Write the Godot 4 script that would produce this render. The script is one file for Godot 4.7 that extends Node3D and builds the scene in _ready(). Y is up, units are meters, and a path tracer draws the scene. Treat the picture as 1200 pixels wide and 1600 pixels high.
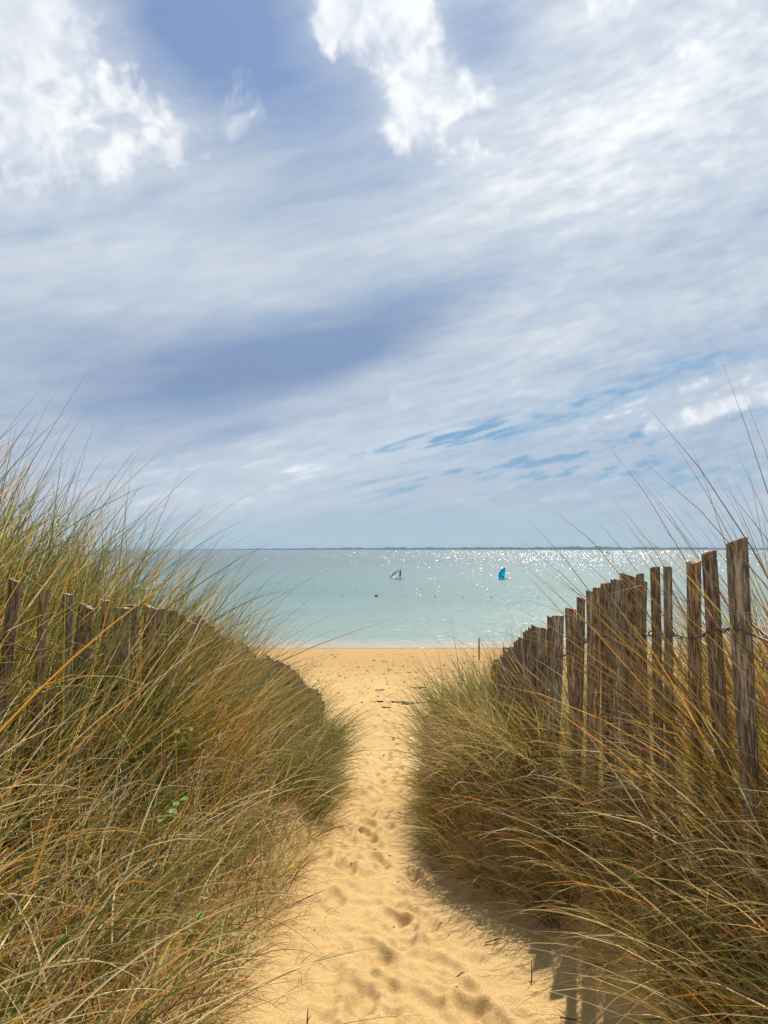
extends Node3D
# A sandy path through dune grass and chestnut fences, down to a beach and a calm sea.

const EYE := 5.79                 # eye height above the sea (y = 0)
var M := {}
var rng := RandomNumberGenerator.new()
var taken := {}
var nz := FastNoiseLite.new()     # broad ground noise
var nf := FastNoiseLite.new()     # fine ground noise
var prints: Array = []            # footprints on the path: [x, d, angle, depth]
var cells := {}                   # footprints by 0.5 m cell

# ------------------------------------------------------------------ helpers
func numbered(s: String) -> String:
	if not taken.has(s):
		taken[s] = 0
		return s
	taken[s] += 1
	return "%s_%03d" % [s, taken[s]]

func tag(o: Node, label: String, category: String, group := "", kind := "") -> Node:
	if label: o.set_meta("label", label)
	if category: o.set_meta("category", category)
	if group: o.set_meta("group", group)
	if kind: o.set_meta("kind", kind)
	return o

func base(called: String, at: Vector3) -> Node3D:
	var o := Node3D.new()
	o.name = numbered(called)
	add_child(o)
	o.position = at
	return o

func put(called: String, mesh: Mesh, mat: Material, parent: Node = self) -> MeshInstance3D:
	var o := MeshInstance3D.new()
	o.name = numbered(called) if parent == self else called
	o.mesh = mesh
	o.material_override = mat
	parent.add_child(o, true)
	return o

func sm(x: float, a: float, b: float) -> float:
	return smoothstep(a, b, x)

func r(a: float, b: float) -> float:
	return rng.randf_range(a, b)

func lin(red: float, g: float, b: float) -> Color:
	return Color(red, g, b).linear_to_srgb()

func tube(st: SurfaceTool, pts: Array, radii: Array, sides := 6, cap := true) -> void:
	var rings := []
	var ref := Vector3(0.31, 0.2, 0.93)
	for i in pts.size():
		var t: Vector3 = (pts[mini(i + 1, pts.size() - 1)] - pts[maxi(i - 1, 0)]).normalized()
		var a := t.cross(ref)
		if a.length() < 0.05: a = t.cross(Vector3.RIGHT)
		a = a.normalized()
		var b := t.cross(a)
		var ring := []
		for k in sides:
			var f := TAU * k / sides
			ring.append(pts[i] + (a * cos(f) + b * sin(f)) * float(radii[i]))
		rings.append(ring)
	st.set_smooth_group(1)
	for i in rings.size() - 1:
		for k in sides:
			var p: Vector3 = rings[i][k]
			var q: Vector3 = rings[i][(k + 1) % sides]
			var u: Vector3 = rings[i + 1][k]
			var w: Vector3 = rings[i + 1][(k + 1) % sides]
			for z in [p, q, u, q, w, u]: st.add_vertex(z)
	if cap:
		st.set_smooth_group(2)
		for e in [0, rings.size() - 1]:
			for k in sides:
				var p: Vector3 = rings[e][k]
				var q: Vector3 = rings[e][(k + 1) % sides]
				for z in ([pts[e], q, p] if e == 0 else [pts[e], p, q]): st.add_vertex(z)

func begin() -> SurfaceTool:
	var st := SurfaceTool.new()
	st.begin(Mesh.PRIMITIVE_TRIANGLES)
	return st

func done(st: SurfaceTool) -> ArrayMesh:
	st.generate_normals()
	return st.commit()

# ------------------------------------------------------------------ the lie of the land
func path_drop(d: float) -> float:             # how far the path lies under the eye at depth d
	var a := 1.35 + 0.15 * maxf(d, -3.0)
	var b := 4.35 + 0.06 * (d - 20.0)
	return -log(exp(-a * 2.2) + exp(-b * 2.2)) / 2.2 if d < 60.0 else b

func left_edge(d: float) -> float:             # sand ends here on the left (x)
	return -0.56 - 0.08 * (1.0 - sm(d, 3.0, 4.5)) + 0.13 * exp(-pow((d - 7.2) / 1.5, 2.0)) - 0.30 * sm(d, 9.5, 14.0) + 0.05 * nz.get_noise_2d(d * 40.0, 7.0)

func right_edge(d: float) -> float:
	return 0.80 - 0.44 * sm(d, 3.7, 4.8) * (1.0 - sm(d, 7.2, 9.5)) + 0.30 * sm(d, 9.0, 13.0) + 0.05 * nz.get_noise_2d(d * 40.0, 90.0)

func bank_left(d: float) -> float:
	return 0.66 * (1.0 - sm(d, 5.0, 13.0))

func bank_right(d: float) -> float:
	return 0.74 * (1.0 - sm(d, 5.5, 11.5))

func dune(x: float, d: float) -> float:        # height of the dune above the path's level
	var h := 0.0
	var u := left_edge(d) - x
	if u > 0.0:
		h = bank_left(d) * (0.35 * sm(u, 0.0, 0.25) + 0.65 * sm(u, 0.05, 0.95))
		h += 1.0 * sm(u, 0.70, 1.5) * (1.0 - sm(d, 4.0, 9.0))
		h += 0.9 * sm(u, 2.5, 9.0) * (1.0 - sm(d, 5.0, 16.0))
	u = x - right_edge(d)
	if u > 0.0:
		h = bank_right(d) * (0.85 * sm(u, -0.02, lerpf(0.46, 0.30, sm(d, 3.6, 4.8))) + 0.15 * sm(u, 0.1, 0.8))
		h += 0.30 * sm(u, 0.4, 1.6) * (1.0 - sm(d, 5.0, 11.0))
		h += 0.7 * sm(u, 2.5, 9.0) * (1.0 - sm(d, 5.0, 16.0))
	if h > 0.0:
		h += 0.10 * h * nz.get_noise_2d(x * 90.0, d * 90.0)
	return h

func foot(x: float, d: float) -> float:        # relief that feet have left in the loose sand
	var key := Vector2i(int(floor(x * 2.0)), int(floor(d * 2.0)))
	var y := 0.0
	for p in cells.get(key, []):
		var dx: float = x - p[0]
		var dd: float = d - p[1]
		var ca: float = p[4]
		var sa: float = p[5]
		var u := (dx * ca + dd * sa) / 0.048
		var v := (-dx * sa + dd * ca) / 0.115
		var q := u * u + v * v
		if q < 9.0:
			y += p[3] * (0.60 * exp(-pow(sqrt(q) - 1.55, 2.0) * 5.0) - exp(-q * q * 0.5))
	return y

func ground_y(x: float, d: float) -> float:
	var h := EYE - path_drop(d) + dune(x, d)
	if d > 43.0:
		h -= 0.02 * (d - 43.0)
	return h

func ground_detail(x: float, d: float) -> float:
	var onpath := sm(x, left_edge(d) - 0.25, left_edge(d) + 0.1) * (1.0 - sm(x, right_edge(d) - 0.1, right_edge(d) + 0.12))
	var far := sm(d, 9.0, 15.0)
	var wet := 1.0 - sm(d, 36.0, 42.0)
	var y := nz.get_noise_2d(x * 260.0, d * 260.0) * 0.020 + nf.get_noise_2d(x * 60.0, d * 110.0) * 0.016 * lerpf(1.0, 2.2, far)
	y = y * wet + foot(x, d)
	if onpath < 1.0 and d < 14.0:
		y += (1.0 - onpath) * (absf(nf.get_noise_2d(x * 30.0, d * 30.0)) * 0.035)
	# the deep burrow under the right bank
	var bx := x - 0.44
	var bd := d - 5.0
	y -= 0.10 * exp(-(bx * bx / 0.012 + bd * bd / 0.03))
	return y

func sand_color(x: float, d: float) -> Color:
	var a := Color(0.66, 0.475, 0.23)
	var b := Color(0.57, 0.395, 0.185)
	var c := a.lerp(b, 0.5 + 0.5 * nz.get_noise_2d(x * 60.0, d * 60.0))
	c = c.lerp(Color(0.48, 0.315, 0.14), sm(d, 24.0, 33.0) * 0.75)       # the damp lower beach
	c = c.lerp(Color(0.30, 0.20, 0.105), sm(d, 42.3, 43.6) * 0.7)
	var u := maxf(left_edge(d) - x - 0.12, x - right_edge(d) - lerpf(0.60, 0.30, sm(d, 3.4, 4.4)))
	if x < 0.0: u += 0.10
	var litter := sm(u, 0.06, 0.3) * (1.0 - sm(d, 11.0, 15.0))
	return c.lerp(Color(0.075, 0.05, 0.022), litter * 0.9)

func build_ground() -> void:
	for i in 330:
		var d := 2.2 + 13.0 * pow(rng.randf(), 0.8)
		var side := -1.0 if i % 2 == 0 else 1.0
		var mid := (left_edge(d) + right_edge(d)) * 0.5
		prints.append([mid + side * r(0.02, 0.2) + r(-0.10, 0.10) * (1.0 + 1.8 * (1.0 - sm(d, 4.0, 7.0))), d, r(-0.6, 0.6), r(0.007, 0.024)])
	for i in 1500:
		var d := 13.0 + 24.0 * pow(rng.randf(), 0.75)
		prints.append([r(-0.22, 0.22) * d, d, r(-3.0, 3.0), r(0.018, 0.045)])
	for p in prints:
		p.append(cos(p[2]))
		p.append(sin(p[2]))
		for a in range(int(floor((p[0] - 0.4) * 2.0)), int(floor((p[0] + 0.4) * 2.0)) + 1):
			for b in range(int(floor((p[1] - 0.4) * 2.0)), int(floor((p[1] + 0.4) * 2.0)) + 1):
				var k := Vector2i(a, b)
				if not cells.has(k): cells[k] = []
				cells[k].append(p)
	var xs := PackedFloat32Array()
	var x := -1.3
	while x < 1.5:
		xs.append(x)
		x += 0.016
	var step := 0.03
	while x < 9000.0:
		xs.append(x)
		step *= 1.09 if x > 7.0 else 1.02
		x += step
	x = -1.316
	step = 0.03
	var neg := PackedFloat32Array()
	while x > -9000.0:
		neg.append(x)
		step *= 1.09 if x < -7.0 else 1.02
		x -= step
	neg.reverse()
	neg.append_array(xs)
	xs = neg
	var ds := PackedFloat32Array([-600.0, -250.0, -100.0, -50.0, -25.0, -12.0, -6.0, -3.0])
	var d := -1.5
	while d < 75.0:
		ds.append(d)
		d += 0.1 if d < 1.9 else (0.0062 * d if d < 14.0 else (0.09 if d < 30.0 else (0.16 if d < 46.0 else 3.0)))
	var v := PackedVector3Array()
	var c := PackedColorArray()
	var idx := PackedInt32Array()
	var nx := xs.size()
	for j in ds.size():
		for i in nx:
			var px := xs[i]
			var pd := ds[j]
			var y := ground_y(px, pd)
			if pd > 0.5 and pd < 44.0 and absf(px) < 10.0:
				y += ground_detail(px, pd)
			v.append(Vector3(px, y, -pd))
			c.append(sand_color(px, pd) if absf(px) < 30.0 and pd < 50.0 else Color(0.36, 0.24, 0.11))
	var n := PackedVector3Array()
	n.resize(v.size())
	for j in ds.size():
		for i in nx:
			var e := v[j * nx + mini(i + 1, nx - 1)] - v[j * nx + maxi(i - 1, 0)]
			var f := v[mini(j + 1, ds.size() - 1) * nx + i] - v[maxi(j - 1, 0) * nx + i]
			n[j * nx + i] = e.cross(f).normalized()
	for j in ds.size() - 1:
		for i in nx - 1:
			var q := j * nx + i
			idx.append_array(PackedInt32Array([q, q + nx, q + 1, q + 1, q + nx, q + nx + 1]))
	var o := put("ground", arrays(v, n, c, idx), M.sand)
	tag(o, "golden sand path running down between the grass banks to the open beach", "sand", "", "structure")

func arrays(v: PackedVector3Array, n: PackedVector3Array, c: PackedColorArray, idx: PackedInt32Array) -> ArrayMesh:
	var a := []
	a.resize(Mesh.ARRAY_MAX)
	a[Mesh.ARRAY_VERTEX] = v
	if n.size(): a[Mesh.ARRAY_NORMAL] = n
	if c.size(): a[Mesh.ARRAY_COLOR] = c
	a[Mesh.ARRAY_INDEX] = idx
	var m := ArrayMesh.new()
	m.add_surface_from_arrays(Mesh.PRIMITIVE_TRIANGLES, a)
	return m

# ------------------------------------------------------------------ sky
var s1 := FastNoiseLite.new()
var s2 := FastNoiseLite.new()
var s3 := FastNoiseLite.new()
var s4 := FastNoiseLite.new()      # rounded heads of heaped cloud

func blob(az: float, el: float, a0: float, e0: float, sa: float, se: float, rot: float) -> float:
	var x := az - a0
	var y := el - e0
	var c := cos(deg_to_rad(rot))
	var s := sin(deg_to_rad(rot))
	var u := (x * c + y * s) / sa
	var w := (-x * s + y * c) / se
	return exp(-(u * u + w * w))

func sky_at(az: float, el: float) -> Color:
	var a := deg_to_rad(az)
	var e := deg_to_rad(el)
	var dir := Vector3(sin(a) * cos(e), sin(e), -cos(a) * cos(e))
	var clear := Color(0.40, 0.52, 0.585).lerp(Color(0.195, 0.36, 0.56), sm(el, 0.0, 9.0)).lerp(Color(0.16, 0.25, 0.47), sm(el, 12.0, 40.0))
	# streaks of high cloud run up to the right
	var ax := Vector3(cos(deg_to_rad(16.0)), sin(deg_to_rad(16.0)), 0.0)
	var q := dir - ax * (dir.dot(ax) * 0.80)
	var w1 := s1.get_noise_3d(q.x * 300.0, q.y * 300.0, q.z * 300.0)
	var wz := az + w1 * 3.0
	var wl := el + s1.get_noise_3d(q.x * 340.0 + 50.0, q.y * 340.0, q.z * 340.0) * 2.2
	var q2 := dir - ax * (dir.dot(ax) * 0.72)
	var st := s2.get_noise_3d(q.x * 420.0, q.y * 700.0, q.z * 420.0)
	var stf := s2.get_noise_3d(q2.x * 1900.0 + 9.0, q2.y * 3200.0, q2.z * 1900.0)
	var fib := s3.get_noise_3d(q2.x * 5200.0 + 60.0 * w1, q2.y * 8600.0, q2.z * 5200.0)
	var q3 := dir - ax * (dir.dot(ax) * 0.91)
	var fine := s3.get_noise_3d(q3.x * 6500.0 + 90.0 * w1, q3.y * 9500.0, q3.z * 6500.0 + 70.0)
	var curd := s3.get_noise_3d(dir.x * 3600.0, dir.y * 4800.0 + 40.0 * w1, dir.z * 3600.0)
	var soft := s1.get_noise_3d(dir.x * 160.0, dir.y * 160.0, dir.z * 160.0)
	# veil
	var veil := 0.88 + 0.16 * st + 0.14 * stf + 0.10 * fib
	veil -= 1.15 * blob(wz, wl, -15.0, 37.5, 8.0, 5.0, -38.0)
	veil -= 0.55 * blob(wz, wl, 7.5, 35.0, 4.5, 3.5, -30.0)
	veil -= 0.45 * blob(wz, wl, -6.0, 32.5, 9.0, 5.0, -40.0)
	var holes := blob(wz, wl, 15.0, 9.5, 8.5, 1.25, 15.0) * 0.66 + blob(wz, wl, 25.0, 12.0, 5.5, 0.8, 14.0) * 0.45 + blob(wz, wl, 23.0, 8.0, 6.0, 0.6, 12.0) * 0.5
	holes += blob(wz, wl, 5.0, 8.0, 7.0, 1.2, 14.0) * sm(0.7 * stf + 0.5 * fib + fine, -0.3, 0.6) * 0.95
	holes += blob(wz, wl, 9.0, 4.9, 15.0, 1.5, 5.0) * sm(0.7 * stf + 0.4 * fib + fine + 0.3 * st, -0.2, 0.6) * 1.05
	holes += blob(wz, wl, -3.0, 7.0, 4.0, 0.5, 4.0) * sm(fib, 0.0, 0.4) * 0.7
	holes += blob(wz, wl, 19.0, 7.2, 9.0, 0.7, 10.0) * sm(fib + 0.5 * stf, -0.1, 0.4) * 0.7
	holes += blob(wz, wl, 24.0, 5.0, 7.0, 1.2, 8.0) * 0.45
	veil -= holes * (0.35 + 1.15 * sm(0.5 * stf + 0.5 * fib + 1.1 * fine, -0.6, 0.7))
	veil *= sm(wl, 0.6 + 0.6 * st, 3.6 + 1.0 * st)
	veil = clampf(veil, 0.0, 1.0)
	# how bright that veil is
	var lum := 0.47 + 0.05 * soft + 0.08 * st + 0.09 * stf + 0.10 * fib * (0.3 + 0.9 * sm(az, -12.0, 16.0) * (1.0 - 0.4 * sm(el, 14.0, 22.0))) + 0.065 * curd * sm(el, 16.0, 27.0) * sm(az, -4.0, 14.0)
	lum += 0.40 * sm(0.6 * fib + 0.4 * stf + 1.0 * fine, 0.0, 0.7) * blob(wz, wl, 8.0, 6.8, 22.0, 3.2, 8.0)
	lum += 0.27 * blob(wz, wl, 22.0, 29.0, 16.0, 8.0, 20.0)
	lum += 0.08 * blob(wz, wl, 6.0, 24.0, 12.0, 4.0, 20.0)
	lum += 0.10 * blob(wz, wl, 12.0, 14.5, 16.0, 2.8, 13.0)
	lum += 0.12 * blob(wz, wl, -2.0, 7.2, 22.0, 2.4, 10.0)
	lum += 0.08 * blob(wz, wl, -24.0, 19.5, 7.0, 4.0, 10.0)
	lum -= 0.40 * blob(wz, wl, -13.0, 13.4, 12.5, 3.5, 18.0)
	lum -= 0.30 * blob(wz, wl, -1.0, 17.0, 11.0, 2.4, 24.0)
	lum -= 0.14 * blob(wz, wl, -21.0, 15.0, 8.0, 2.2, 10.0)
	lum -= 0.12 * blob(wz, wl, 22.0, 20.0, 9.0, 2.2, 14.0)
	lum -= 0.10 * blob(wz, wl, -12.0, 8.6, 5.0, 0.8, 12.0)
	lum -= 0.12 * blob(wz, wl, -9.0, 30.0, 9.0, 5.0, -40.0)
	var t := clampf((lum - 0.08) / 0.57, 0.0, 1.0)
	var vc := Color(0.205, 0.285, 0.455).lerp(Color(0.585, 0.64, 0.70), t) * 1.0
	if lum > 0.65: vc = vc.lerp(Color(0.84, 0.86, 0.87), clampf((lum - 0.65) / 0.2, 0.0, 1.0))
	var col := clear.lerp(vc, veil)
	# cumulus: broken, bright heaps
	if el > 3.0:
		var f := dir * 620.0
		var wob := Vector3(s1.get_noise_3d(f.x, f.y, f.z), s1.get_noise_3d(f.y + 40.0, f.z, f.x), s1.get_noise_3d(f.z, f.x + 80.0, f.y)) * 26.0
		var n := s3.get_noise_3dv(dir * 520.0 + wob) * 0.75
		var n2 := s3.get_noise_3dv(dir * 2600.0 + wob * 2.5 + Vector3(30, 0, 0))
		var mask := blob(az, el, -25.5, 30.5, 6.8, 6.6, -50.0) * 1.05 + blob(az, el, -19.0, 28.0, 3.2, 3.5, -50.0) * 0.55 + blob(az, el, -14.5, 27.5, 3.2, 3.2, -60.0) * 0.30
		mask += blob(az, el, 3.2, 32.3, 3.8, 3.3, 10.0) * 1.10 + blob(az, el, -3.2, 36.8, 2.2, 3.0, -60.0) * 0.8 + blob(az, el, 1.5, 37.5, 3.0, 2.6, 0.0) * 0.75 + blob(az, el, 7.5, 32.0, 2.4, 1.2, 0.0) * 0.5
		mask += blob(az, el, 8.0, 28.8, 3.0, 0.7, 0.0) * 0.36 + blob(az, el, -1.5, 27.5, 2.0, 0.7, -10.0) * 0.3
		mask += blob(az, el, 18.0, 36.3, 6.0, 2.0, 5.0) * 0.62 + blob(az, el, 27.0, 35.5, 5.0, 3.0, 0.0) * 0.5 + blob(az, el, 22.0, 32.2, 3.0, 1.4, 0.0) * 0.4
		mask += blob(az, el, 24.5, 9.9, 5.6, 0.9, 13.0) * 0.95 + blob(az, el, 23.0, 11.6, 4.0, 0.5, 14.0) * 0.55 + blob(az, el, 27.0, 5.2, 4.0, 0.6, 8.0) * 0.45
		mask += blob(az, el, 20.0, 24.2, 4.0, 0.5, 22.0) * 0.3
		# the same heaps here and there over the rest of the sky
		var away := sm(absf(az), 33.0, 45.0)
		mask += away * sm(el, 14.0, 30.0) * sm(s1.get_noise_3dv(dir * 90.0 + Vector3(300, 0, 0)), 0.1, 0.6) * 0.9
		mask = minf(mask, 1.05)
		var puff := -0.8 - 1.6 * s4.get_noise_3dv(dir * 1500.0 + wob * 1.6)
		n2 = n2 * 0.55 + puff * 0.34
		var halo := sm(mask + 0.4 * n, 0.1, 0.8)
		col = col.lerp(Color(0.62, 0.67, 0.74), halo * 0.25)
		var den := sm(mask * 0.95 + n + 0.55 * n2 * sm(mask, 0.02, 0.4), 0.32, 0.72)
		var thick := sm(mask * 0.9 + n + 0.15 * n2, 0.55, 1.25)
		var shade := 0.5 + 0.5 * s3.get_noise_3dv(dir * 520.0 + wob + Vector3(2.0, 9.0, -2.0))
		var cc := Color(0.55, 0.61, 0.70).lerp(Color(0.86, 0.87, 0.88), sm(n2 * 1.5 + n * 0.5 + 0.45 * mask, -0.15, 0.85))
		cc = cc.lerp(Color(0.44, 0.51, 0.63), thick * sm(shade + 0.35 * n2, 0.38, 0.8) * (0.85 if az < -10.0 else 0.45))
		col = col.lerp(cc, den * 0.94)
		# thin soft shreds below the left heap
		var sh := blob(az, el, -24.0, 24.5, 7.0, 4.0, -20.0) * sm(n + soft * 0.5, -0.25, 0.35)
		col = col.lerp(Color(0.72, 0.77, 0.85), sh * 0.6)
	# the glare of the sun behind the veil
	var to_sun := sun_dir.dot(dir)
	col += Color(0.15, 0.145, 0.13) * pow(maxf(to_sun, 0.0), 9.0)
	return col * 0.80

var sun_dir := Vector3.UP

func build_sky() -> Texture2D:
	s1.seed = 11; s1.noise_type = FastNoiseLite.TYPE_SIMPLEX_SMOOTH; s1.frequency = 0.01; s1.fractal_octaves = 3
	s2.seed = 23; s2.noise_type = FastNoiseLite.TYPE_SIMPLEX_SMOOTH; s2.frequency = 0.01; s2.fractal_octaves = 4
	s3.seed = 37; s3.noise_type = FastNoiseLite.TYPE_SIMPLEX_SMOOTH; s3.frequency = 0.01; s3.fractal_octaves = 6; s3.fractal_gain = 0.56
	s4.seed = 41; s4.noise_type = FastNoiseLite.TYPE_CELLULAR; s4.cellular_return_type = FastNoiseLite.RETURN_DISTANCE; s4.frequency = 0.01; s4.fractal_type = FastNoiseLite.FRACTAL_FBM; s4.fractal_octaves = 4; s4.fractal_gain = 0.5
	var im := Image.create_empty(512, 256, false, Image.FORMAT_RGBF)
	for y in 256:
		for x in 512:
			var el := 90.0 - 180.0 * (y + 0.5) / 256.0
			im.set_pixel(x, y, sky_at(wrapf((x + 0.5) / 512.0 * 360.0, -180.0, 180.0), el) if el > -1.5 else Color(0.36, 0.38, 0.38))
	im.resize(4096, 2048, Image.INTERPOLATE_BILINEAR)
	for y in range(590, 1030):
		for x in range(-358, 358):
			im.set_pixel(posmod(x, 4096), y, sky_at((x + 0.5) / 4096.0 * 360.0, 90.0 - 180.0 * (y + 0.5) / 2048.0))
	return ImageTexture.create_from_image(im)

# ------------------------------------------------------------------ materials
func noise_image(w: int, h: int, sx: float, sy: float, seed_: int, oct: int, lo: Color, hi: Color, sharp := 1.0) -> Image:
	var n := FastNoiseLite.new()
	n.seed = seed_
	n.noise_type = FastNoiseLite.TYPE_SIMPLEX_SMOOTH
	n.frequency = 1.0
	n.fractal_octaves = oct
	n.fractal_gain = 0.6
	var im := Image.create_empty(w, h, false, Image.FORMAT_RGB8)
	for y in h:
		for x in w:
			# on a torus, so that the edges meet
			var u := TAU * x / w
			var t := n.get_noise_3d(cos(u) * sx, sin(u) * sx, absf(float(y) / h - 0.5) * 2.0 * sy)
			im.set_pixel(x, y, lo.lerp(hi, clampf(0.5 + t * sharp, 0.0, 1.0)))
	return im

func tex(im: Image) -> ImageTexture:
	im.generate_mipmaps()
	return ImageTexture.create_from_image(im)

func plain(c: Color, rough := 0.8) -> StandardMaterial3D:
	var m := StandardMaterial3D.new()
	m.albedo_color = c
	m.roughness = rough
	m.metallic_specular = 0.35
	return m

func build_materials() -> void:
	# sand: every grain its own tone, some dark, some pale quartz
	var n := 768
	var im := Image.create_empty(n, n, false, Image.FORMAT_RGB8)
	var hm := Image.create_empty(n, n, false, Image.FORMAT_RGB8)
	var g := FastNoiseLite.new()
	g.seed = 5
	g.noise_type = FastNoiseLite.TYPE_CELLULAR
	g.cellular_return_type = FastNoiseLite.RETURN_CELL_VALUE
	g.frequency = 0.16
	for y in n:
		for x in n:
			var cv := g.get_noise_2d(x, y) * 0.5 + 0.5
			var t := 0.70 + 0.28 * cv
			var c := Color(t, t, t)
			if cv > 0.93: c = Color(0.40, 0.34, 0.28)
			elif cv < 0.06: c = Color(1.0, 1.0, 1.0)
			im.set_pixel(x, y, c)
			var hv := g.get_noise_2d(x + 3000, y) * 0.5 + 0.5
			hm.set_pixel(x, y, Color(hv, hv, hv))
	var s := plain(Color.WHITE, 0.95)
	s.vertex_color_use_as_albedo = true
	s.metallic_specular = 0.2
	s.albedo_texture = tex(im)
	s.uv1_triplanar = true
	s.uv1_world_triplanar = true
	s.uv1_scale = Vector3.ONE * 1.55
	s.heightmap_enabled = true
	s.heightmap_texture = tex(hm)
	s.heightmap_scale = 0.22
	M.sand = s
	# wood of split chestnut, weathered
	for k in 3:
		var w := plain([Color(1, 1, 1), Color(0.86, 0.82, 0.78), Color(1.0, 0.93, 0.84)][k], 0.9)
		w.albedo_texture = tex(noise_image(192, 512, 3.2, 5.0, 60 + k, 5, lin(0.105, 0.082, 0.058), lin(0.62, 0.54, 0.43), 1.2))
		w.heightmap_enabled = true
		w.heightmap_texture = tex(noise_image(192, 512, 5.5, 4.0, 80 + k, 4, Color.BLACK, Color.WHITE, 0.9))
		w.heightmap_scale = 0.35
		w.metallic_specular = 0.25
		M["wood%d" % k] = w
	M.end_grain = plain(lin(0.22, 0.15, 0.09), 0.95)
	M.wire = plain(lin(0.13, 0.11, 0.10), 0.5)
	M.wire.metallic = 0.7
	# grass blades: colours in the vertices, light comes through them
	var b := plain(Color.WHITE, 0.52)
	b.vertex_color_use_as_albedo = true
	b.metallic_specular = 0.5
	b.backlight_enabled = true
	b.backlight = Color(0.85, 0.85, 0.85)
	M.blade = b
	# sea
	var wtr := plain(Color.WHITE, 0.30)
	wtr.vertex_color_use_as_albedo = true
	wtr.metallic_specular = 0.5
	wtr.uv1_triplanar = true
	wtr.uv1_world_triplanar = true
	wtr.uv1_scale = Vector3(0.02, 0.02, 0.05)
	wtr.heightmap_enabled = true
	var wn := NoiseTexture2D.new()
	wn.width = 1024
	wn.height = 1024
	wn.seamless = true
	var fn := FastNoiseLite.new()
	fn.seed = 91
	fn.noise_type = FastNoiseLite.TYPE_SIMPLEX_SMOOTH
	fn.frequency = 0.022
	fn.fractal_octaves = 4
	wn.noise = fn
	wtr.heightmap_texture = wn
	wtr.heightmap_scale = 11.0
	M.sea = wtr
	M.crest = plain(lin(0.10, 0.19, 0.20), 0.24)
	M.foam = plain(lin(0.82, 0.84, 0.84), 0.7)
	M.land = plain(lin(0.035, 0.05, 0.03), 0.9)
	M.black = plain(lin(0.012, 0.013, 0.016), 0.6)
	M.cyan = plain(lin(0.0, 0.36, 0.60), 0.9)
	M.cyan.backlight_enabled = true
	M.cyan.metallic_specular = 0.1
	M.cyan.backlight = Color(0.0, 0.60, 0.78)
	M.white = plain(lin(0.78, 0.78, 0.76), 0.5)
	M.slate = plain(lin(0.10, 0.11, 0.12), 0.8)
	M.skin = plain(lin(0.42, 0.24, 0.16), 0.6)
	M.hair = plain(lin(0.05, 0.03, 0.02), 0.7)
	M.weed = plain(lin(0.022, 0.017, 0.014), 0.6)
	M.twig = plain(lin(0.10, 0.055, 0.03), 0.85)
	M.pebble = plain(lin(0.12, 0.10, 0.085), 0.7)
	M.buoy = plain(lin(0.55, 0.42, 0.10), 0.5)
	M.buoy_dark = plain(lin(0.20, 0.07, 0.03), 0.5)
	M.leaf = plain(lin(0.13, 0.21, 0.06), 0.5)
	M.leaf.metallic_specular = 0.35
	M.leaf.backlight_enabled = true
	M.leaf.backlight = Color(0.30, 0.44, 0.18)
	M.seed = plain(lin(0.55, 0.30, 0.07), 0.9)
	M.gull = plain(lin(0.05, 0.05, 0.06), 0.8)

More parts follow.
